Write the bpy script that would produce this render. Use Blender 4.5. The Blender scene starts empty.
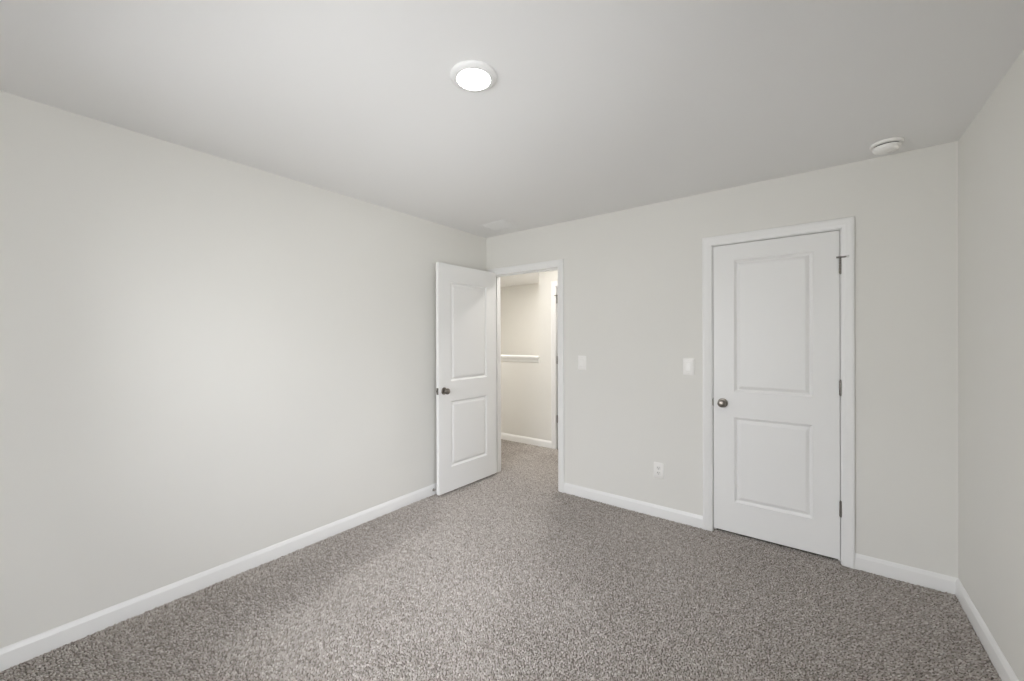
import bpy, bmesh, math, random
import numpy as np
from mathutils import Vector, Matrix
random.seed(7)
S = bpy.context.scene
COL = S.collection
PI = math.pi

# ------------------------------------------------------------------ camera
RW, CH = 3.351, 2.44            # room width, ceiling height
RY = -3.52                      # wall behind the camera
cam_d = bpy.data.cameras.new('camera')
cam_d.sensor_width = 36.0
cam_d.lens = 401.03 / 1024 * 36.0
cam_d.clip_start = 0.01
cam = bpy.data.objects.new('camera', cam_d)
COL.objects.link(cam)
yaw, pit, rol = 0.650075, -0.0025064, -0.0037418
fwd = Vector((-math.sin(yaw) * math.cos(pit), math.cos(yaw) * math.cos(pit), math.sin(pit)))
rgt = Vector((math.cos(yaw), math.sin(yaw), 0))
up = rgt.cross(fwd)
r2 = rgt * math.cos(rol) + up * math.sin(rol)
u2 = up * math.cos(rol) - rgt * math.sin(rol)
m = Matrix((r2, u2, -fwd)).transposed().to_4x4()
m.translation = Vector((2.74507, -3.17521, 1.38049))
cam.matrix_world = m
S.camera = cam

# ------------------------------------------------------------------ view, sky, daylight
S.view_settings.view_transform = 'Standard'
S.view_settings.look = 'None'
S.view_settings.gamma = 1.0
S.view_settings.use_curve_mapping = False
S.view_settings.exposure = 0.0
S.cycles.max_bounces = 16
S.cycles.diffuse_bounces = 12
S.cycles.use_denoising = True
S.cycles.sample_clamp_indirect = 6.0

W = bpy.data.worlds.new('sky')
S.world = W
W.use_nodes = True
wn = W.node_tree
bg = wn.nodes['Background']
bg.inputs['Strength'].default_value = 1.0
SKY, HORIZON, GROUND = 20.2, 7.2, 7.0       # bright overcast sky above, sunlit ground below
w_tc = wn.nodes.new('ShaderNodeTexCoord')
w_sep = wn.nodes.new('ShaderNodeSeparateXYZ')
wn.links.new(w_tc.outputs['Generated'], w_sep.inputs['Vector'])
w_mr = wn.nodes.new('ShaderNodeMapRange')
w_mr.inputs['From Min'].default_value, w_mr.inputs['From Max'].default_value = -1.0, 1.0
wn.links.new(w_sep.outputs['Z'], w_mr.inputs['Value'])
w_ramp = wn.nodes.new('ShaderNodeValToRGB')
wn.links.new(w_mr.outputs['Result'], w_ramp.inputs['Fac'])
we = w_ramp.color_ramp.elements
we[0].position, we[0].color = 0.485, (0.975 * GROUND, 0.985 * GROUND, 1.0 * GROUND, 1)
we[1].position, we[1].color = 0.515, (0.97 * HORIZON, 0.985 * HORIZON, 1.02 * HORIZON, 1)
e3 = we.new(1.0)
e3.color = (0.95 * SKY, 0.975 * SKY, 1.05 * SKY, 1)
wn.links.new(w_ramp.outputs['Color'], bg.inputs['Color'])

# windows: one in the wall behind the camera, one in the right wall beside it (both out of frame)
WINF = (0.50, 2.20, 0.67, 2.03)              # x0, x1, z0, z1 in the wall behind the camera
WINR = (-3.30, -2.05, 0.60, 1.96)            # y0, y1, z0, z1 in the right wall


def portal(name, loc, direction, sx, sz):
    """daylight portal in a window opening: guides the sampling of the sky, emits nothing itself"""
    d = bpy.data.lights.new(name, 'AREA')
    d.shape = 'RECTANGLE'
    d.size, d.size_y = sx, sz
    d.cycles.is_portal = True
    o = bpy.data.objects.new(name, d)
    COL.objects.link(o)
    o.location = loc
    o.rotation_euler = Vector(direction).to_track_quat('-Z', 'Y').to_euler()
    return o


portal('window_daylight', ((WINF[0] + WINF[1]) / 2, RY - 0.10, (WINF[2] + WINF[3]) / 2), (0, 1, 0), WINF[1] - WINF[0], WINF[3] - WINF[2])
portal('window_daylight', (RW + 0.10, (WINR[0] + WINR[1]) / 2, (WINR[2] + WINR[3]) / 2), (-1, 0, 0), WINR[1] - WINR[0], WINR[3] - WINR[2])


# ------------------------------------------------------------------ materials
def mat(name, color, rough=0.6, metal=0.0, bump=0.0, bscale=300.0, spec=0.5, vary=0.0, vscale=3.0):
    M = bpy.data.materials.new(name)
    M.use_nodes = True
    N, L = M.node_tree.nodes, M.node_tree.links
    b = N['Principled BSDF']
    b.inputs['Base Color'].default_value = (*color, 1)
    b.inputs['Roughness'].default_value = rough
    b.inputs['Metallic'].default_value = metal
    b.inputs['Specular IOR Level'].default_value = spec
    tc = N.new('ShaderNodeTexCoord')
    if bump:
        n = N.new('ShaderNodeTexNoise')
        n.inputs['Scale'].default_value = bscale
        n.inputs['Detail'].default_value = 3
        L.new(tc.outputs['Object'], n.inputs['Vector'])
        bp = N.new('ShaderNodeBump')
        bp.inputs['Strength'].default_value = bump
        bp.inputs['Distance'].default_value = 0.001
        L.new(n.outputs['Fac'], bp.inputs['Height'])
        L.new(bp.outputs['Normal'], b.inputs['Normal'])
    if vary:
        n2 = N.new('ShaderNodeTexNoise')
        n2.inputs['Scale'].default_value = vscale
        n2.inputs['Detail'].default_value = 2
        L.new(tc.outputs['Object'], n2.inputs['Vector'])
        r = N.new('ShaderNodeValToRGB')
        e = r.color_ramp.elements
        e[0].position, e[1].position = 0.35, 0.65
        e[0].color = (*[c * (1 - vary) for c in color], 1)
        e[1].color = (*[min(1, c * (1 + vary)) for c in color], 1)
        L.new(n2.outputs['Fac'], r.inputs['Fac'])
        L.new(r.outputs['Color'], b.inputs['Base Color'])
    return M


def emis(name, color, strength):
    M = mat(name, (0.9, 0.9, 0.88), 0.4)
    b = M.node_tree.nodes['Principled BSDF']
    b.inputs['Emission Color'].default_value = (*color, 1)
    b.inputs['Emission Strength'].default_value = strength
    return M


M_WALL = mat('wall_paint', (0.765, 0.757, 0.722), 0.75, bump=0.15, bscale=260, spec=0.25, vary=0.006, vscale=1.5)
M_CEIL = mat('ceiling_paint', (0.82, 0.818, 0.812), 0.9, bump=0.25, bscale=180, spec=0.1)
M_TRIM = mat('trim_paint', (0.84, 0.84, 0.83), 0.35, bump=0.03, bscale=120, spec=0.4)
M_DOOR = mat('door_paint', (0.84, 0.84, 0.83), 0.4, bump=0.05, bscale=150, spec=0.4)
M_FIX = mat('fixture_enamel', (0.80, 0.80, 0.79), 0.4, spec=0.4)
M_PLAST = mat('white_plastic', (0.90, 0.89, 0.865), 0.35, spec=0.4)
M_PLAST2 = mat('white_plastic_insert', (0.82, 0.81, 0.785), 0.3, spec=0.4)
M_DARK = mat('dark_slot', (0.02, 0.02, 0.02), 0.6)
M_NICK = mat('satin_nickel', (0.29, 0.265, 0.235), 0.32, metal=1.0, bump=0.02, bscale=400)
M_NICKD = mat('aged_nickel', (0.24, 0.225, 0.205), 0.42, metal=1.0)
M_RUB = mat('white_rubber', (0.7, 0.7, 0.68), 0.7)
M_VENT = mat('vent_enamel', (0.80, 0.80, 0.79), 0.4)
M_LENS = emis('lamp_lens', (1.0, 0.97, 0.92), 20.0)
M_LENS2 = emis('hall_lamp_lens', (1.0, 0.955, 0.915), 270.0)
M_LENS4 = emis('added_hall_lamp_lens', (1.0, 0.955, 0.915), 420.0)
M_LENS3 = emis('added_stair_lamp_lens', (1.0, 0.955, 0.92), 740.0)


def carpet_mat():
    """yarn colours: every tuft takes its own shade from the 'shade' attribute of the pile"""
    M = bpy.data.materials.new('carpet_yarn')
    M.use_nodes = True
    N, L = M.node_tree.nodes, M.node_tree.links
    b = N['Principled BSDF']
    b.inputs['Roughness'].default_value = 0.95
    b.inputs['Specular IOR Level'].default_value = 0.1
    b.inputs['Sheen Weight'].default_value = 0.35
    b.inputs['Sheen Roughness'].default_value = 0.5
    at = N.new('ShaderNodeAttribute')
    at.attribute_name = 'shade'
    r = N.new('ShaderNodeValToRGB')
    e = r.color_ramp.elements
    stops = [(0.0, (0.215, 0.183, 0.155)), (0.30, (0.36, 0.322, 0.288)), (0.65, (0.53, 0.490, 0.452)), (1.0, (0.72, 0.685, 0.645))]
    while len(e) < len(stops):
        e.new(0.5)
    for el, (p, c) in zip(e, stops):
        el.position, el.color = p, (*c, 1)
    L.new(at.outputs['Fac'], r.inputs['Fac'])
    L.new(r.outputs['Color'], b.inputs['Base Color'])
    tc = N.new('ShaderNodeTexCoord')
    n = N.new('ShaderNodeTexNoise')
    n.inputs['Scale'].default_value = 900.0
    L.new(tc.outputs['Object'], n.inputs['Vector'])
    bp = N.new('ShaderNodeBump')
    bp.inputs['Strength'].default_value = 0.4
    bp.inputs['Distance'].default_value = 0.001
    L.new(n.outputs['Fac'], bp.inputs['Height'])
    L.new(bp.outputs['Normal'], b.inputs['Normal'])
    return M


M_CARPET = carpet_mat()
M_BACK = mat('carpet_backing', (0.22, 0.195, 0.17), 0.95, bump=0.3, bscale=200, spec=0.1)


def glass_mat():
    """thin window glass: clear with a Fresnel reflection"""
    M = bpy.data.materials.new('window_glass')
    M.use_nodes = True
    N, L = M.node_tree.nodes, M.node_tree.links
    N.remove(N['Principled BSDF'])
    tr, gl, fr, mx = (N.new(k) for k in ('ShaderNodeBsdfTransparent', 'ShaderNodeBsdfGlossy', 'ShaderNodeFresnel', 'ShaderNodeMixShader'))
    gl.inputs['Roughness'].default_value = 0.02
    fr.inputs['IOR'].default_value = 1.45
    L.new(fr.outputs[0], mx.inputs[0])
    L.new(tr.outputs[0], mx.inputs[1])
    L.new(gl.outputs[0], mx.inputs[2])
    L.new(mx.outputs[0], N['Material Output'].inputs['Surface'])
    return M


M_GLASS = glass_mat()


# ------------------------------------------------------------------ helpers
def link(name, bm, material, parent=None, smooth=False, kind=None, label=None):
    bmesh.ops.recalc_face_normals(bm, faces=bm.faces)
    me = bpy.data.meshes.new(name)
    bm.to_mesh(me)
    bm.free()
    me.materials.append(material)
    if smooth:
        for p in me.polygons:
            p.use_smooth = True
        me.set_sharp_from_angle(angle=math.radians(35))
    o = bpy.data.objects.new(name, me)
    COL.objects.link(o)
    if parent:
        o.parent = parent
    if kind:
        o['kind'] = kind
    if label:
        o['label'] = label
    return o


def tag(o, label, cat, group=None, kind=None):
    o['label'], o['category'] = label, cat
    if group:
        o['group'] = group
    if kind:
        o['kind'] = kind
    return o


def thing(name, label, cat, loc, rz=0.0, group=None, kind=None):
    o = bpy.data.objects.new(name, None)
    o.empty_display_size = 0.05
    COL.objects.link(o)
    o.location = loc
    o.rotation_euler = (0, 0, rz)
    return tag(o, label, cat, group, kind)


def box(bm, a, b, bev=0.0, seg=2):
    res = bmesh.ops.create_cube(bm, size=1.0)
    vs = res['verts']
    a, b = Vector(a), Vector(b)
    for v in vs:
        v.co = Vector(((a[i] + b[i]) / 2 + v.co[i] * (b[i] - a[i])) for i in range(3))
    if bev:
        es = list({e for v in vs for e in v.link_edges})
        bmesh.ops.bevel(bm, geom=es, offset=bev, segments=seg, profile=0.5, affect='EDGES')
    return bm


def new():
    return bmesh.new()


def lathe(bm, prof, n=40, mtx=Matrix()):
    """prof: list of (r, h) revolved about local z, then moved by mtx."""
    rings = []
    for r, h in prof:
        if r < 1e-6:
            rings.append([bm.verts.new(mtx @ Vector((0, 0, h)))])
        else:
            rings.append([bm.verts.new(mtx @ Vector((r * math.cos(2 * PI * k / n), r * math.sin(2 * PI * k / n), h)))
                          for k in range(n)])
    for A, B in zip(rings, rings[1:]):
        for k in range(n):
            k2 = (k + 1) % n
            if len(A) == 1 and len(B) == 1:
                continue
            if len(A) == 1:
                bm.faces.new((A[0], B[k], B[k2]))
            elif len(B) == 1:
                bm.faces.new((A[k], A[k2], B[0]))
            else:
                bm.faces.new((A[k], A[k2], B[k2], B[k]))
    for R in (rings[0], rings[-1]):
        if len(R) > 1:
            bm.faces.new(R)
    return bm


def prism(bm, pts, axis, a0, a1):
    """extrude a 2-D outline; axis 'y': pts are (x, z); axis 'x': pts are (y, z)."""
    def P(p, a):
        return Vector((p[0], a, p[1])) if axis == 'y' else Vector((a, p[0], p[1]))
    A = [bm.verts.new(P(p, a0)) for p in pts]
    B = [bm.verts.new(P(p, a1)) for p in pts]
    caps = [bm.faces.new(A), bm.faces.new(list(reversed(B)))]
    n = len(pts)
    for i in range(n):
        j = (i + 1) % n
        bm.faces.new((A[i], B[i], B[j], A[j]))
    return bm


def loft(bm, rings, closed_profile=True):
    R = [[bm.verts.new(p) for p in r] for r in rings]
    n = len(R[0])
    for A, B in zip(R, R[1:]):
        for i in range(n):
            j = (i + 1) % n
            bm.faces.new((A[i], A[j], B[j], B[i]))
    bm.faces.new(R[0])
    bm.faces.new(list(reversed(R[-1])))
    return bm


# ------------------------------------------------------------------ room shell
WT = 0.115                       # partition thickness
HALL_Y = 1.185                   # face of the hall wall opposite the bedroom door
# door openings between jamb faces
D1 = (0.092, 0.857, 2.040)       # bedroom door (open)
D2 = (2.148, 2.860, 2.047)       # closet door
D3 = (0.127, 0.846, 2.047)       # hall closet door
JT = 0.018                       # jamb board thickness


def struct(name, bm, m, label, cat):
    return tag(link(name, bm, m), label, cat, kind='structure')


FZ = -0.008                      # carpet backing; the pile on it stands up to about z = 0
ZB = -0.02
bm = new()
box(bm, (-2.95, RY - 0.12, -0.10), (RW + 0.12, 3.30, FZ))
struct('floor', bm, M_BACK, 'floor under the speckled grey beige carpet of the bedroom and the hall', 'floor')
bm = new()
box(bm, (-2.95, RY - 0.12, CH), (RW + 0.12, 3.30, CH + 0.1))
struct('ceiling', bm, M_CEIL, 'flat off white painted ceiling', 'ceiling')


def wall_x(name, x0, x1, y0, y1, doors, label, z1=CH):
    """wall running along x with doorways cut from the floor up."""
    bm = new()

    def quad(*ps):
        bm.faces.new([bm.verts.new(p) for p in ps])

    cols, x = [], x0
    for a, b, h in sorted(doors):
        cols += [(x, a - JT, ZB), (a - JT, b + JT, h + JT)]
        x = b + JT
    cols.append((x, x1, ZB))
    for a, b, h in cols:
        quad((a, y0, h), (b, y0, h), (b, y0, z1), (a, y0, z1))
        quad((b, y1, h), (a, y1, h), (a, y1, z1), (b, y1, z1))
        quad((a, y0, h), (a, y1, h), (b, y1, h), (b, y0, h))
        quad((a, y0, z1), (b, y0, z1), (b, y1, z1), (a, y1, z1))
        if h > 0:
            quad((a, y0, ZB), (a, y0, h), (a, y1, h), (a, y1, ZB))
            quad((b, y0, ZB), (b, y1, ZB), (b, y1, h), (b, y0, h))
    quad((x0, y0, ZB), (x0, y0, z1), (x0, y1, z1), (x0, y1, ZB))
    quad((x1, y0, ZB), (x1, y1, ZB), (x1, y1, z1), (x1, y0, z1))
    bmesh.ops.remove_doubles(bm, verts=bm.verts, dist=1e-5)
    return struct(name, bm, M_WALL, label, 'wall')


wall_x('wall_back', -2.8, RW, 0.0, WT, [D1, D2], 'pale greige wall holding the open door and the closed closet door')
bm = new(); box(bm, (-WT, RY, ZB), (0, 0, CH))
struct('wall_left', bm, M_WALL, 'long blank pale greige wall on the left', 'wall')
# the two walls with windows, out of frame
x0, x1, z0, z1 = WINF
bm = new()
box(bm, (-WT, RY - 0.12, ZB), (x0, RY, CH))
box(bm, (x1, RY - 0.12, ZB), (RW, RY, CH))
box(bm, (x0, RY - 0.12, ZB), (x1, RY, z0))
box(bm, (x0, RY - 0.12, z1), (x1, RY, CH))
struct('wall_front', bm, M_WALL, 'pale greige wall behind the camera', 'wall')
y0, y1, z0, z1 = WINR
bm = new()
box(bm, (RW, RY - 0.12, ZB), (RW + 0.12, y0, CH))
box(bm, (RW, y1, ZB), (RW + 0.12, HALL_Y + WT, CH))
box(bm, (RW, y0, ZB), (RW + 0.12, y1, z0))
box(bm, (RW, y0, z1), (RW + 0.12, y1, CH))
struct('wall_right', bm, M_WALL, 'pale greige wall on the right edge of the photo', 'wall')
# hall
KX = -0.128                      # end of the full-height hall wall; a low wall continues to the left
wall_x('wall_hall', KX, RW, HALL_Y, HALL_Y + WT, [D3], 'hall wall seen through the doorway with a closed door in it')
bm = new(); box(bm, (-2.8, HALL_Y, ZB), (KX, HALL_Y + WT, 1.12))
struct('wall_knee', bm, M_WALL, 'low hall wall with a white cap seen through the doorway', 'wall')
bm = new(); box(bm, (-2.8, 3.16, ZB), (KX + WT, 3.28, CH))
struct('wall_stairwell', bm, M_WALL, 'far stairwell wall above the low hall wall', 'wall')
bm = new(); box(bm, (KX, HALL_Y + WT, ZB), (KX + WT, 3.16, CH))
struct('wall_stairwell_side', bm, M_WALL, 'side wall of the stairwell, out of view', 'wall')
bm = new(); box(bm, (-2.92, 0, ZB), (-2.8, 3.28, CH))
struct('wall_hall_end', bm, M_WALL, 'end wall of the hall, out of view', 'wall')
bm = new(); box(bm, (1.75, WT, ZB), (1.75 + WT, HALL_Y, CH))
struct('wall_closet', bm, M_WALL, 'wall between the hall and the closet, out of view', 'wall')
bm = new(); box(bm, (1.0, HALL_Y + WT, ZB), (1.1, 2.0, CH)); box(bm, (KX + WT, 2.0, ZB), (1.1, 2.1, CH))
struct('wall_linen', bm, M_WALL, 'walls of the small hall closet, out of view', 'wall')

# ------------------------------------------------------------------ baseboards
BB = [(0, FZ), (0.0135, FZ), (0.0135, 0.062), (0.0125, 0.066), (0.0095, 0.070), (0.0080, 0.075), (0.0050, 0.081), (0.0025, 0.084), (0, 0.084)]


def baseboard(name, segs, label):
    """segs: (p0, p1, normal, mitre0, mitre1); mitre is the sign of run change per unit depth."""
    bm = new()
    for p0, p1, nrm, m0, m1 in segs:
        p0, p1, nrm = Vector(p0), Vector(p1), Vector(nrm)
        d = (p1 - p0).normalized()
        rings = []
        for base, mt in ((p0, m0), (p1, m1)):
            rings.append([base + nrm * t + d * (mt * t) + Vector((0, 0, z)) for t, z in BB])
        loft(bm, rings)
    return tag(link(name, bm, M_TRIM, smooth=True), label, 'baseboard', kind='structure')


CW = 0.0615
baseboard('baseboard_left', [((0, RY, 0), (0, 0, 0), (1, 0, 0), 1, -1)], 'white baseboard along the long left wall')
baseboard('baseboard_back', [((0, 0, 0), (D1[0] - CW + 0.004, 0, 0), (0, -1, 0), 1, 0),
                             ((D1[1] + CW - 0.010, 0, 0), (D2[0] - CW + 0.004, 0, 0), (0, -1, 0), 0, 0),
                             ((D2[1] + CW - 0.004, 0, 0), (RW, 0, 0), (0, -1, 0), 0, -1)],
          'white baseboard along the wall with the two doors')
baseboard('baseboard_right', [((RW, RY, 0), (RW, 0, 0), (-1, 0, 0), 1, -1)], 'white baseboard along the right wall')
baseboard('baseboard_front', [((0, RY, 0), (RW, RY, 0), (0, 1, 0), 1, -1)], 'white baseboard behind the camera')
baseboard('baseboard_hall', [((-2.8, HALL_Y, 0), (D3[0] - CW + 0.004 - 0.006, HALL_Y, 0), (0, -1, 0), 0, 0),
                             ((D3[1] + CW, HALL_Y, 0), (1.75, HALL_Y, 0), (0, -1, 0), 0, 0)],
          'white baseboard in the hall beyond the open door')

# ------------------------------------------------------------------ door frames
CAS = [(0.000, 0.000), (0.000, 0.0075), (0.002, 0.0095), (0.005, 0.0100), (0.018, 0.0108), (0.021, 0.0125), (0.025, 0.0132),
       (0.034, 0.0138), (0.040, 0.0150), (0.046, 0.0168), (0.054, 0.0176), (0.061, 0.0172), (0.065, 0.0155), (0.0675, 0.0125),
       (0.0680, 0.000)]
CAS = [(u * 0.905, t) for u, t in CAS]


def door_frame(name, D, yface, side, depth, label, both=False, stop_at=None):
    """casing swept round the opening with mitred corners; jamb boards as a part."""
    x0, x1, h = D
    rv = 0.005
    bm = new()
    faces = [(yface, side)]
    if both:
        faces.append((yface - side * depth, -side))
    for yf, sd in faces:
        rings = []
        for cx, cz, ux, uz in ((x0 - rv, FZ, -1, 0), (x0 - rv, h + rv, -1, 1), (x1 + rv, h + rv, 1, 1), (x1 + rv, FZ, 1, 0)):
            rings.append([Vector((cx + ux * u, yf + sd * t, cz + uz * u)) for u, t in CAS])
        loft(bm, rings)
    fr = tag(link(name, bm, M_TRIM, smooth=True), label, 'door frame', kind='structure')
    bm = new()
    ya, yb = sorted((yface, yface - side * depth))
    box(bm, (x0 - JT, ya, FZ), (x0, yb, h + JT), 0.0008, 1)
    box(bm, (x1, ya, FZ), (x1 + JT, yb, h + JT), 0.0008, 1)
    box(bm, (x0, ya, h), (x1, yb, h + JT), 0.0008, 1)
    if stop_at:
        s0, s1 = sorted(stop_at)
        st = 0.011
        box(bm, (x0, s0, FZ), (x0 + st, s1, h - st), 0.001, 1)
        box(bm, (x1 - st, s0, FZ), (x1, s1, h - st), 0.001, 1)
        box(bm, (x0, s0, h - st), (x1, s1, h), 0.001, 1)
    link('jamb', bm, M_TRIM, fr)
    return fr


TRIM_BED = door_frame('trim_1', D1, 0.0, -1, WT, 'white frame around the open doorway into the hall', both=True, stop_at=(0.045, 0.078))
TRIM_CLO = door_frame('trim_2', D2, 0.0, -1, WT, 'white frame around the closed closet door', both=True, stop_at=(0.042, 0.075))
TRIM_HALL = door_frame('trim_3', D3, HALL_Y, -1, WT, 'white frame of the hall door, seen through the open doorway', both=True)

# cap on the low wall: board with a small moulding below
bm = new()
box(bm, (-2.8, HALL_Y - 0.030, 1.135), (KX + 0.004, HALL_Y + WT + 0.03, 1.160), 0.006, 3)
cove = [(HALL_Y + 0.002, 1.135), (HALL_Y - 0.019, 1.135), (HALL_Y - 0.019, 1.128), (HALL_Y - 0.013, 1.118), (HALL_Y - 0.010, 1.100),
        (HALL_Y - 0.009, 1.084), (HALL_Y - 0.006, 1.078), (HALL_Y + 0.002, 1.076)]
prism(bm, cove, 'x', -2.8, KX + 0.001)
box(bm, (-2.8, HALL_Y, 1.12), (KX, HALL_Y + WT, 1.135))
struct('trim_4', bm, M_TRIM, 'white cap ledge on the low hall wall seen through the doorway', 'ledge')

# ------------------------------------------------------------------ doors
DT = 0.035


def panel_mesh(w, h, face_y, sgn):
    """moulded panel: lip, sunk cove, raised field; outline w x h centred on the origin in x/z."""
    prof = [(0.000, 0.0000), (0.003, 0.0010), (0.006, 0.0004), (0.018, -0.0102), (0.021, -0.0118), (0.024, -0.0118), (0.027, -0.0104),
            (0.041, -0.0024), (0.045, -0.0012), (0.048, -0.0010)]
    bm = new()
    rings = []
    for ins, d in prof:
        a, c = w / 2 - ins, h / 2 - ins
        y = face_y + sgn * d
        rings.append([bm.verts.new((-a, y, -c)), bm.verts.new((a, y, -c)), bm.verts.new((a, y, c)), bm.verts.new((-a, y, c))])
    for A, B in zip(rings, rings[1:]):
        for i in range(4):
            j = (i + 1) % 4
            bm.faces.new((A[i], A[j], B[j], B[i]))
    bm.faces.new(rings[-1])
    # closing back inside the slab
    yb = face_y - sgn * 0.0145
    back = [bm.verts.new((v.co.x, yb, v.co.z)) for v in rings[0]]
    for i in range(4):
        j = (i + 1) % 4
        bm.faces.new((rings[0][j], rings[0][i], back[i], back[j]))
    bm.faces.new(list(reversed(back)))
    return bm


def slab_mesh(w, h, z0, openings):
    """stiles and rails round the panel openings; x 0..w, y 0..DT, z z0..z0+h"""
    xs = [0, openings[0][0], openings[0][1], w]
    zs = [z0] + sorted([z for o in openings for z in (o[2], o[3])]) + [z0 + h]
    bm = new()
    grid = {}

    def V(x, y, z):
        k = (round(x, 5), round(y, 5), round(z, 5))
        if k not in grid:
            grid[k] = bm.verts.new((x, y, z))
        return grid[k]

    for i in range(3):
        for j in range(len(zs) - 1):
            xa, xb, za, zb = xs[i], xs[i + 1], zs[j], zs[j + 1]
            hole = i == 1 and j % 2 == 1
            if not hole:
                for y in (0, DT):
                    bm.faces.new((V(xa, y, za), V(xb, y, za), V(xb, y, zb), V(xa, y, zb)))
            else:   # core behind the panels
                for y0, y1 in ((0, 0.0145), (DT, DT - 0.0145)):
                    ring0 = [V(xa, y0, za), V(xb, y0, za), V(xb, y0, zb), V(xa, y0, zb)]
                    ring1 = [V(xa, y1, za), V(xb, y1, za), V(xb, y1, zb), V(xa, y1, zb)]
                    for q in range(4):
                        r = (q + 1) % 4
                        bm.faces.new((ring0[q], ring0[r], ring1[r], ring1[q]))
                    bm.faces.new(ring1)
    for j in range(len(zs) - 1):
        for x in (0, w):
            bm.faces.new((V(x, 0, zs[j]), V(x, DT, zs[j]), V(x, DT, zs[j + 1]), V(x, 0, zs[j + 1])))
    for i in range(3):
        for z in (zs[0], zs[-1]):
            bm.faces.new((V(xs[i], 0, z), V(xs[i + 1], 0, z), V(xs[i + 1], DT, z), V(xs[i], DT, z)))
    bmesh.ops.recalc_face_normals(bm, faces=bm.faces)
    bm.edges.ensure_lookup_table()
    es = []
    for e in bm.edges:
        a, b_ = e.verts
        def edgey(v, c, lim):
            return abs(v.co[c] - lim[0]) < 1e-4 or abs(v.co[c] - lim[1]) < 1e-4
        n_x = edgey(a, 0, (0, w)) and edgey(b_, 0, (0, w)) and abs(a.co.x - b_.co.x) < 1e-4
        n_y = edgey(a, 1, (0, DT)) and edgey(b_, 1, (0, DT)) and abs(a.co.y - b_.co.y) < 1e-4
        n_z = edgey(a, 2, (z0, z0 + h)) and edgey(b_, 2, (z0, z0 + h)) and abs(a.co.z - b_.co.z) < 1e-4
        if n_x + n_y + n_z >= 2:
            es.append(e)
    bmesh.ops.bevel(bm, geom=es, offset=0.0015, segments=2, profile=0.5, affect='EDGES')
    return bm


def make_knob(parent, x, z, face_y, sgn, length=0.060):
    """round knob on a rosette, sticking out of the door face along sgn*y"""
    rot = Matrix.Rotation(-sgn * PI / 2, 4, 'X')
    base = Matrix.Translation((x, face_y, z)) @ rot
    k = length / 0.060
    bm = new()
    lathe(bm, [(0, 0.009 * k), (0.0125, 0.009 * k), (0.0125, 0.020 * k), (0.0145, 0.024 * k), (0.0215, 0.030 * k), (0.0262, 0.037 * k),
               (0.0275, 0.044 * k), (0.0262, 0.051 * k), (0.0220, 0.0565 * k), (0.0150, 0.0592 * k), (0.0080, 0.060 * k), (0, 0.060 * k)], 40, base)
    kn = link('knob', bm, M_NICK, parent, smooth=True, label='round satin nickel knob')
    bm = new()
    lathe(bm, [(0, 0), (0.0325, 0), (0.0325, 0.003), (0.0300, 0.0065), (0.0240, 0.0085), (0.0150, 0.0095), (0, 0.0095)], 40, base)
    link('rosette', bm, M_NICK, kn, smooth=True)
    return kn


def make_hinge(parent, x, z, y, leaf_dir, name='hinge', leaf_y=1):
    """knuckle barrel of five segments with ball tips, and a slim leaf going back into the gap"""
    bm = new()
    r = 0.0072
    H = 0.089
    for k in range(5):
        za = -H / 2 + k * H / 5
        lathe(bm, [(0, za + 0.0006), (r * 0.92, za + 0.0006), (r, za + 0.0014), (r, za + H / 5 - 0.0014), (r * 0.92, za + H / 5 - 0.0006),
                   (0, za + H / 5 - 0.0006)], 16, Matrix.Translation((x, y, z)))
    lathe(bm, [(0, -H / 2 + 0.0005), (0.0042, -H / 2 - 0.0005), (0.0050, -H / 2 - 0.003), (0.0032, -H / 2 - 0.006), (0, -H / 2 - 0.0068)], 16,
          Matrix.Translation((x, y, z)))
    lathe(bm, [(0, H / 2 - 0.0005), (0.0042, H / 2 + 0.0005), (0.0050, H / 2 + 0.003), (0.0032, H / 2 + 0.006), (0, H / 2 + 0.0068)], 16,
          Matrix.Translation((x, y, z)))
    ya, yb = sorted((y, y + leaf_y * 0.032))
    box(bm, (x - 0.0026, ya, z - H / 2), (x - 0.0004, yb, z + H / 2))
    return link(name, bm, M_NICKD, parent, smooth=True, label='dark nickel butt hinge')


def make_pin_stop(parent, x, z, y, sx):
    """hinge pin door stop: a bracket over the hinge pin with a threaded arm and two rubber bumpers"""
    bm = new()
    lathe(bm, [(0, 0), (0.011, 0), (0.011, 0.004), (0, 0.004)], 20, Matrix.Translation((x, y, z)))
    box(bm, (x - 0.020, y - 0.013, z - 0.001), (x + 0.006, y + 0.003, z + 0.008), 0.001, 1)
    arm = Matrix.Translation((x, y - 0.004, z + 0.003)) @ Matrix.Rotation(math.radians(-sx * 12), 4, 'Z') @ Matrix.Rotation(sx * PI / 2, 4, 'Y')
    lathe(bm, [(0, -0.014), (0.0052, -0.014), (0.0052, 0.032), (0, 0.032)], 14, arm)
    lathe(bm, [(0, -0.002), (0.0060, -0.002), (0.0060, 0.005), (0, 0.005)], 6, arm @ Matrix.Translation((0, 0, 0.016)))
    st = link('hinge_stop', bm, M_NICKD, parent, smooth=True, label='hinge pin door stop with an arm above the top hinge')
    bm = new()
    lathe(bm, [(0, 0.030), (0.0065, 0.030), (0.0075, 0.034), (0.0070, 0.040), (0.004, 0.043), (0, 0.043)], 18, arm)
    link('rubber_tip', bm, M_RUB, st, smooth=True, label='pale rubber bumper')
    return st


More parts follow.
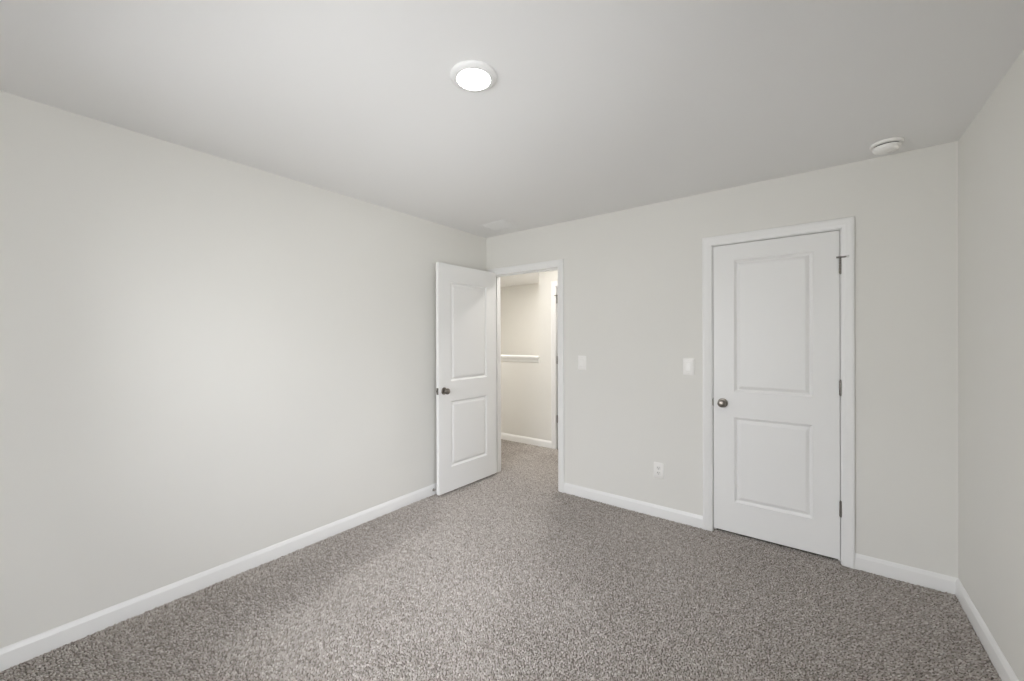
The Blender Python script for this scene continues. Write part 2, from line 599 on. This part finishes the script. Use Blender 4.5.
def make_door(name, label, w, h, loc, rz, hinge_right, hinge_zs, knob_z, knob_len_back=0.060, barrel_front=True, stop=False, backset=0.060):
    """local frame: x across the slab, y = 0 is the visible front face (looking along +y), hinge at x=w (or 0)"""
    root = thing(name, label, 'door', loc, rz, kind='structure')
    z0 = 0.018
    px0, px1 = (w - 0.452) / 2, (w + 0.452) / 2
    if w > 0.75:
        px0, px1 = (w - 0.490) / 2, (w + 0.490) / 2
    ops = [(px0, px1, 0.228, 0.835), (px0, px1, 1.004, 1.936 if w < 0.75 else 1.908)]
    link('slab', slab_mesh(w, h, z0, ops), M_DOOR, root)
    for a, b_, za, zb in ops:
        for fy, sg in ((0.0, -1), (DT, 1)):
            pb = panel_mesh(b_ - a, zb - za, 0.0, sg)
            o = link('panel', pb, M_DOOR, root)
            o.location = ((a + b_) / 2, fy, (za + zb) / 2)
    kx = backset if hinge_right else w - backset
    make_knob(root, kx, knob_z, 0.0, -1)
    make_knob(root, kx, knob_z, DT, 1, knob_len_back)
    hx = w + 0.0030 if hinge_right else -0.0030
    for q, z in enumerate(hinge_zs):
        if barrel_front:
            make_hinge(root, hx, z, -0.0058, 0, leaf_y=1)
        else:
            make_hinge(root, hx, z, DT + 0.0058, 0, leaf_y=-1)
    if stop:
        make_pin_stop(root, hx, hinge_zs[-1] + 0.050, -0.0058, 1 if hinge_right else -1)
    # latch faceplate and bolt on the latch edge
    lx = 0.0 if hinge_right else w
    s = -1 if hinge_right else 1
    bm = new()
    xa, xb = sorted((lx - s * 0.0015, lx + s * 0.0008))
    box(bm, (xa, DT / 2 - 0.0125, knob_z - 0.029), (xb, DT / 2 + 0.0125, knob_z + 0.029))
    lp = link('latch_plate', bm, M_NICKD, root, label='dark metal latch plate on the door edge')
    return root, lp, lx, s


# closed closet door
w2 = D2[1] - D2[0] - 0.006
DOOR2, lp2, lx, s = make_door('door_2', 'closed white two panel closet door with a nickel knob', w2, 2.025, (D2[0] + 0.003, 0.004, 0), 0.0, True,
                              (0.333, 1.076, 1.823), 0.925, stop=True)
# open bedroom door: hinged on the left jamb, swung into the room towards the left wall
w1 = 0.760
# latch end of the visible (hall side) face, and its direction towards the hinge
a0 = Vector((0.1149, -0.7747))
rz1 = 1.54157
DOOR1, lp1, lx1, s1 = make_door('door_1', 'white two panel door standing open against the left wall', w1, 2.042, (a0.x, a0.y, 0), rz1, True,
                                (0.333, 1.076, 1.845), 0.927, knob_len_back=0.050, barrel_front=False)
bm = new()
box(bm, (-0.010, DT / 2 - 0.007, 0.927 - 0.009), (0.0, DT / 2 + 0.007, 0.927 + 0.009), 0.002, 2)
link('latch_bolt', bm, M_NICKD, lp1)
# hall closet door, closed, hinges on its left edge
w3 = D3[1] - D3[0] - 0.022
DOOR3, lp3, lx3, s3 = make_door('door_3', 'closed white door in the hall, only its hinge edge visible', w3, 2.025, (D3[0] + 0.019, HALL_Y + 0.004, 0), 0.0, False,
                                (0.377, 1.120, 1.880), 0.925, stop=True)

# strike plates on the jambs (parts of the frames)
bm = new(); box(bm, (D2[0] - 0.0005, -0.0016, 0.925 - 0.030), (D2[0] + 0.0025, 0.028, 0.925 + 0.030), 0.0006, 1)
box(bm, (D2[0] - 0.0035, -0.0030, 0.925 - 0.022), (D2[0] + 0.0022, 0.000, 0.925 + 0.022), 0.001, 1)
link('strike_plate', bm, M_NICKD, TRIM_CLO, label='dark metal strike plate')
bm = new(); box(bm, (D1[1] - 0.0016, 0.004, 0.925 - 0.028), (D1[1] + 0.0004, 0.034, 0.925 + 0.028))
link('strike_plate', bm, M_NICKD, TRIM_BED, label='dark metal strike plate')

# ------------------------------------------------------------------ spring door stop on the left baseboard
t = thing('door_stop', 'small metal door stop on the left baseboard behind the open door', 'door stop', (0.0135, -0.752, 0.040))
rx = Matrix.Rotation(PI / 2, 4, 'Y')
bm = new()
lathe(bm, [(0, 0), (0.0115, 0), (0.0115, 0.002), (0.0085, 0.005), (0.0060, 0.0085), (0, 0.0085)], 24, rx)
link('base', bm, M_NICKD, t, smooth=True)
bm = new()
turns, nseg, L0, L1 = 10, 16, 0.007, 0.036
prev = None
for i in range(turns * nseg + 1):
    a = 2 * PI * i / nseg
    xx = L0 + (L1 - L0) * i / (turns * nseg)
    ring = []
    for q in range(6):
        b_ = 2 * PI * q / 6
        rr = 0.0052 + 0.0013 * math.cos(b_)
        ring.append(bm.verts.new((xx + 0.0013 * math.sin(b_), rr * math.cos(a), rr * math.sin(a))))
    if prev:
        for q in range(6):
            bm.faces.new((prev[q], prev[(q + 1) % 6], ring[(q + 1) % 6], ring[q]))
    prev = ring
link('spring', bm, M_NICK, t, smooth=True)
bm = new()
lathe(bm, [(0, 0.034), (0.0075, 0.034), (0.0080, 0.037), (0.0080, 0.044), (0.006, 0.047), (0, 0.0475)], 20, rx)
link('rubber_tip', bm, M_RUB, t, smooth=True, label='white rubber tip')


# ------------------------------------------------------------------ switches and outlet on the back wall
def plate_mesh(w, h, d=0.006):
    bm = new()
    rings = []
    for ins, y in ((0, 0), (0, 0.0025), (0.0015, 0.0045), (0.004, d)):
        a, c = w / 2 - ins, h / 2 - ins
        ring = []
        rr = 0.004
        for (sx, sz, a0_) in ((1, -1, -90), (1, 1, 0), (-1, 1, 90), (-1, -1, 180)):
            for q in range(5):
                an = math.radians(a0_ + 22.5 * q)
                ring.append(Vector((sx * (a - rr) + rr * math.cos(an), -y, sz * (c - rr) + rr * math.sin(an))))
        rings.append(ring)
    loft(bm, rings)
    return bm


def screw(parent, z, y):
    bm = new()
    mt = Matrix.Translation((0, y, z)) @ Matrix.Rotation(PI / 2, 4, 'X')
    lathe(bm, [(0, -0.001), (0.0033, -0.001), (0.0033, 0.0004), (0.002, 0.0010), (0, 0.0011)], 14, mt)
    link('screw', bm, M_PLAST2, parent, smooth=True)


def light_switch(x, z, label):
    t = thing('light_switch', label, 'light switch', (x, 0, z), group='wall switches')
    link('cover_plate', plate_mesh(0.079, 0.124), M_PLAST, t, smooth=True)
    bm = new()
    fr = [(-0.0175, -0.034), (0.0175, -0.034), (0.0175, 0.034), (-0.0175, 0.034)]
    box(bm, (-0.0175, -0.0068, -0.0345), (0.0175, -0.0040, 0.0345), 0.0008, 1)
    pf = link('rocker_frame', bm, M_PLAST2, t)
    bm = new()
    pts = [(-0.004, -0.0320), (-0.0080, -0.0315), (-0.0105, -0.029), (-0.0078, 0.000), (-0.0072, 0.029), (-0.0070, 0.0315), (-0.004, 0.0320)]
    prism(bm, pts, 'x', -0.0150, 0.0150)
    link('rocker', bm, M_PLAST, t, label='white rocker paddle')
    screw(t, 0.0485, -0.0055)
    screw(t, -0.0485, -0.0055)
    return t


light_switch(1.104, 1.173, 'white rocker light switch just right of the open doorway')
light_switch(1.983, 1.172, 'white rocker light switch just left of the closet door frame')

t = thing('power_outlet', 'white duplex power outlet low on the wall between the doors', 'power outlet', (1.763, 0, 0.357))
link('cover_plate', plate_mesh(0.077, 0.121), M_PLAST, t, smooth=True)
for sz in (-1, 1):
    bm = new()
    ring = []
    for q in range(28):
        an = 2 * PI * q / 28
        ring.append((max(-0.0168, min(0.0168, 0.0178 * math.cos(an))), sz * 0.0195 + max(-0.0142, min(0.0142, 0.0178 * math.sin(an)))))
    prism(bm, ring, 'y', -0.0078, -0.0040)
    rc = link('receptacle', bm, M_PLAST2, t)
    bm = new()
    box(bm, (-0.0074, -0.0080, sz * 0.0195 - 0.001), (-0.0050, -0.0070, sz * 0.0195 + 0.0075))
    box(bm, (0.0050, -0.0080, sz * 0.0195 + 0.0000), (0.0072, -0.0070, sz * 0.0195 + 0.0065))
    lathe(bm, [(0, 0), (0.0026, 0), (0.0026, 0.001), (0, 0.001)], 14, Matrix.Translation((0, -0.0070, sz * 0.0195 - 0.0070)) @ Matrix.Rotation(PI / 2, 4, 'X'))
    link('slots', bm, M_DARK, rc, label='dark plug slots')
screw(t, 0.0, -0.0055)


# ------------------------------------------------------------------ ceiling fixtures
def disk_light(x, y, label, lens, r=0.093):
    t = thing('ceiling_light', label, 'ceiling light', (x, y, CH))
    flip = Matrix.Rotation(PI, 4, 'X')
    k = r / 0.093
    bm = new()
    lathe(bm, [(0, 0), (0.0930 * k, 0), (0.0935 * k, 0.003), (0.0920 * k, 0.007), (0.0860 * k, 0.0115), (0.0770 * k, 0.0150), (0.0700 * k, 0.0160),
               (0.0672 * k, 0.0152), (0.0668 * k, 0.0130), (0, 0.0130)], 64, flip)
    link('trim_ring', bm, M_FIX, t, smooth=True)
    bm = new()
    lathe(bm, [(0, 0.0125), (0.0664 * k, 0.0125), (0.0664 * k, 0.0148), (0.0560 * k, 0.0156), (0.0320 * k, 0.0162), (0, 0.0164)], 64, flip)
    link('lens', bm, lens, t, smooth=True, label='glowing white lens')
    return t


disk_light(1.648, -1.980, 'round white flush ceiling light, switched on', M_LENS)
disk_light(0.58, 0.645, 'round flush ceiling light in the hall just beyond the doorway, out of view', M_LENS2)
disk_light(-1.50, 0.645, 'round flush ceiling light added at the far end of the hall to brighten the low wall, out of view', M_LENS4)  # unseen second hall lamp, added to lift the low wall
disk_light(-0.45, 2.3, 'round flush ceiling light added over the stairwell to brighten its far wall, out of view', M_LENS3)  # unseen lamp added to light the far stairwell wall

t = thing('smoke_detector', 'round white smoke detector on the ceiling near the right corner', 'smoke detector', (3.048, -0.203, CH))
flip = Matrix.Rotation(PI, 4, 'X')
bm = new()
lathe(bm, [(0, 0), (0.0680, 0), (0.0690, 0.003), (0.0690, 0.0110), (0.0670, 0.0145), (0.0610, 0.0155), (0, 0.0155)], 56, flip)
link('base_plate', bm, M_PLAST, t, smooth=True)
bm = new()
lathe(bm, [(0, 0.0150), (0.0530, 0.0150), (0.0530, 0.0215), (0, 0.0215)], 56, flip)
link('vent_gap', bm, M_DARK, t, smooth=True, label='dark sensor gap')
bm = new()
lathe(bm, [(0, 0.0205), (0.0560, 0.0205), (0.0590, 0.0215), (0.0595, 0.0255), (0.0570, 0.0330), (0.0500, 0.0410), (0.0380, 0.0455), (0.0200, 0.0470), (0, 0.0472)], 56, flip)
cov = link('cover', bm, M_PLAST, t, smooth=True)
bm = new()
lathe(bm, [(0, 0.0450), (0.0115, 0.0450), (0.0115, 0.0478), (0.0100, 0.0484), (0, 0.0484)], 24, Matrix.Translation((0.012, 0.010, 0)) @ flip)
link('test_button', bm, M_PLAST2, cov, smooth=True)

t = thing('air_vent', 'white rectangular ceiling air vent beside the corner above the open door', 'air vent', (0.400, -0.285, CH))
VX, VY = 0.150, 0.107
bm = new()
rings = []
for ins, z in ((0, 0), (0, -0.002), (0.004, -0.0045), (0.016, -0.0075), (0.022, -0.0075), (0.024, -0.005), (0.024, 0.0)):
    a, c = VX - ins, VY - ins
    rings.append([bm.verts.new(p) for p in ((-a, -c, z), (a, -c, z), (a, c, z), (-a, c, z))])
for A, B in zip(rings, rings[1:] + rings[:1]):
    for i in range(4):
        j = (i + 1) % 4
        bm.faces.new((A[i], A[j], B[j], B[i]))
link('frame', bm, M_VENT, t)
bm = new()
n = 11
for k in range(n):
    yy = -VY + 0.030 + (2 * VY - 0.060) * k / (n - 1)
    sg = -1
    pts = [(yy - 0.0062, -0.0062 if sg > 0 else -0.0012), (yy - 0.0056, -0.0070 if sg > 0 else -0.0020), (yy + 0.0062, -0.0020 if sg > 0 else -0.0070), (yy + 0.0056, -0.0012 if sg > 0 else -0.0062)]
    prism(bm, pts, 'x', -VX + 0.024, VX - 0.024)
link('louvers', bm, M_VENT, t)
bm = new(); box(bm, (-VX + 0.024, -VY + 0.024, -0.0009), (VX - 0.024, VY - 0.024, -0.0002))
link('damper', bm, mat('vent_damper_metal', (0.62, 0.62, 0.61), 0.5), t)

# ------------------------------------------------------------------ windows (out of frame)
def make_window(name, w, h, loc, rz, label):
    """local x along the wall, y pointing out of the room, z up from the bottom of the opening"""
    root = thing(name, label, 'window', loc, rz, kind='structure')
    hw = w / 2
    bm = new()
    f = 0.04
    for a, b in (((-hw, 0.03, 0), (-hw + f, 0.09, h)), ((hw - f, 0.03, 0), (hw, 0.09, h)), ((-hw + f, 0.03, 0), (hw - f, 0.09, f)),
                 ((-hw + f, 0.03, h - f), (hw - f, 0.09, h)), ((-hw + f, 0.035, h / 2 - 0.018), (hw - f, 0.085, h / 2 + 0.018)),
                 ((-0.018, 0.035, f), (0.018, 0.085, h / 2 - 0.018)), ((-0.018, 0.035, h / 2 + 0.018), (0.018, 0.085, h - f))):
        box(bm, a, b, 0.002, 1)
    link('window_frame', bm, M_TRIM, root)
    bm = new()
    box(bm, (-hw + f - 0.005, 0.058, f - 0.005), (hw - f + 0.005, 0.062, h - f + 0.005))
    link('pane', bm, M_GLASS, root)
    bm = new()
    box(bm, (-hw - 0.05, -0.035, -0.02), (hw + 0.05, 0.0, 0.0), 0.004, 2)
    link('sill', bm, M_TRIM, root)
    return root


make_window('window_1', WINF[1] - WINF[0], WINF[3] - WINF[2], ((WINF[0] + WINF[1]) / 2, RY, WINF[2]), PI, 'white framed window in the wall behind the camera')
make_window('window_2', WINR[1] - WINR[0], WINR[3] - WINR[2], (RW, (WINR[0] + WINR[1]) / 2, WINR[2]), -PI / 2, 'white framed window in the right wall beside the camera')

# ------------------------------------------------------------------ carpet pile: one mesh of small leaning tufts
def smooth_field(x, y, seed, waves, fmin, fmax):
    rng = np.random.default_rng(seed)
    v = np.zeros_like(x)
    for _ in range(waves):
        a, f, ph = rng.uniform(0, 2 * PI), rng.uniform(fmin, fmax), rng.uniform(0, 2 * PI)
        v += np.sin(f * (x * math.cos(a) + y * math.sin(a)) + ph)
    return v / math.sqrt(waves)


def carpet_pile():
    rng = np.random.default_rng(3)
    step = 0.0082
    xs, ys = np.arange(-2.0, RW, step), np.arange(RY, HALL_Y, step)
    gx, gy = np.meshgrid(xs, ys)
    gx = gx + (np.arange(len(ys)) % 2)[:, None] * step / 2
    gx = (gx + rng.uniform(-0.4, 0.4, gx.shape) * step).ravel()
    gy = (gy + rng.uniform(-0.4, 0.4, gy.shape) * step).ravel()
    e = 0.017
    room = (gx > e) & (gx < RW - e) & (gy > RY + e) & (gy < -e)
    for a, b, h in (D1, D2):                       # casings reach the floor
        room &= ~((gy > -0.022) & (((gx > a - 0.07) & (gx < a + 0.002)) | ((gx > b - 0.002) & (gx < b + 0.07))))
    door = (gx > D1[0] + 0.004) & (gx < D1[1] - 0.004) & (gy >= -e) & (gy <= WT + e)
    closet = (gx > D2[0] + 0.004) & (gx < D2[1] - 0.004) & (gy >= -e) & (gy <= 0.04)
    hall = (gx < 1.75 - e) & (gy > WT + e) & (gy < HALL_Y - e)
    keep = room | door | closet | hall
    gx, gy = gx[keep], gy[keep]
    n = len(gx)
    # brushed by the vacuum and by feet: the direction the pile leans drifts in long bands; corner leans add shade
    def patch(x0, y0, x1, y1, w0, w1, soft):
        """soft-edged stroke from (x0, y0) to (x1, y1)"""
        dx, dy = x1 - x0, y1 - y0
        L = math.hypot(dx, dy)
        t_ = ((gx - x0) * dx + (gy - y0) * dy) / L
        d_ = np.abs((gx - x0) * dy - (gy - y0) * dx) / L
        w_ = w0 + (w1 - w0) * np.clip(t_ / L, 0, 1)
        sg = lambda v: 1 / (1 + np.exp(-np.clip(v / soft, -40, 40)))
        return sg(w_ - d_) * sg(t_) * sg(L - t_)
    wob = 0.05 * smooth_field(gx, gy, 21, 6, 6, 16)
    gx_, gy_ = gx, gy
    gx, gy = gx + wob, gy + 0.05 * smooth_field(gx_, gy_, 22, 6, 6, 16)
    brush_and_shade = 0.55 * smooth_field(gx * 0.97 + gy * 0.25, (gy * 0.97 - gx * 0.25) * 0.30, 11, 6, 4.0, 11.0)
    brush_and_shade += 0.35 * smooth_field(gx, gy, 12, 8, 8.0, 20.0)
    brush_and_shade += 1.5 * patch(0.62, -1.15, 0.80, -2.55, 0.14, 0.20, 0.03)      # light vacuum stroke
    brush_and_shade += 1.7 * patch(0.45, 0.60, 0.70, -1.05, 0.25, 0.34, 0.06)       # path through the doorway
    brush_and_shade -= 1.4 * patch(0.33, -1.00, 0.36, -3.30, 0.12, 0.16, 0.04)
    brush_and_shade -= 2.2 / (1 + np.exp(-(gx * 0.80 + gy * 0.60 - 1.55) / 0.22))   # corner shade near the closet, put in by leaning the pile
    brush_and_shade -= 1.5 / (1 + np.exp((gy + 2.85) / 0.10))  # near end of the floor darkened by the lean, as shade
    gx, gy = gx_, gy_
    tb = np.tanh(brush_and_shade)
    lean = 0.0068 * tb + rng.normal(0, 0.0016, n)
    ang = 2.25 + rng.normal(0, 0.45, n)
    hgt = 0.0085 * rng.uniform(0.75, 1.2, n)
    rad = 0.0040 * rng.uniform(0.85, 1.2, n)
    K = 5
    rot = rng.uniform(0, 2 * PI, n)
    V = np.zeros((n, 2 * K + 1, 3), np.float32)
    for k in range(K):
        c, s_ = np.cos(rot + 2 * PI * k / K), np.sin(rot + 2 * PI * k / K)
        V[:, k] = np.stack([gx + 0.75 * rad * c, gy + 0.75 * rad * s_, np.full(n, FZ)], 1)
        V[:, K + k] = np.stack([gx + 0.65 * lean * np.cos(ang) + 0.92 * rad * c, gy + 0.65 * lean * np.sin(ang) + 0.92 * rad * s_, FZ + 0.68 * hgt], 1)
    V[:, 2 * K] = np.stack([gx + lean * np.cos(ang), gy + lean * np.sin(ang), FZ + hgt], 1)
    quads = np.array([[k, (k + 1) % K, K + (k + 1) % K, K + k] for k in range(K)])
    tris = np.array([[K + k, K + (k + 1) % K, 2 * K] for k in range(K)])
    off = (np.arange(n) * (2 * K + 1))[:, None]
    loops = np.concatenate([quads.ravel()[None] + off, tris.ravel()[None] + off], 1).ravel().astype(np.int32)
    per = np.array([4] * K + [3] * K)
    starts = (np.concatenate([[0], np.cumsum(per)[:-1]])[None] + (np.arange(n) * per.sum())[:, None]).ravel().astype(np.int32)
    me = bpy.data.meshes.new('carpet_pile')
    me.vertices.add(n * (2 * K + 1))
    me.vertices.foreach_set('co', V.ravel())
    me.loops.add(len(loops))
    me.loops.foreach_set('vertex_index', loops)
    me.polygons.add(len(starts))
    me.polygons.foreach_set('loop_start', starts)
    me.update(calc_edges=True)
    me.polygons.foreach_set('use_smooth', np.ones(len(starts), bool))
    # yarn shade: mostly random per tuft, a little clumped
    sh = 0.5 + 0.20 * rng.normal(0, 1, n) + 0.07 * smooth_field(gx, gy, 5, 14, 90, 220)
    at = me.attributes.new('shade', 'FLOAT', 'POINT')
    at.data.foreach_set('value', np.repeat(np.clip(sh, 0, 1), 2 * K + 1).astype(np.float32))
    me.materials.append(M_CARPET)
    o = bpy.data.objects.new('carpet_pile', me)
    COL.objects.link(o)
    return tag(o, 'speckled grey beige carpet pile covering the bedroom and the hall', 'carpet', kind='stuff')


carpet_pile()
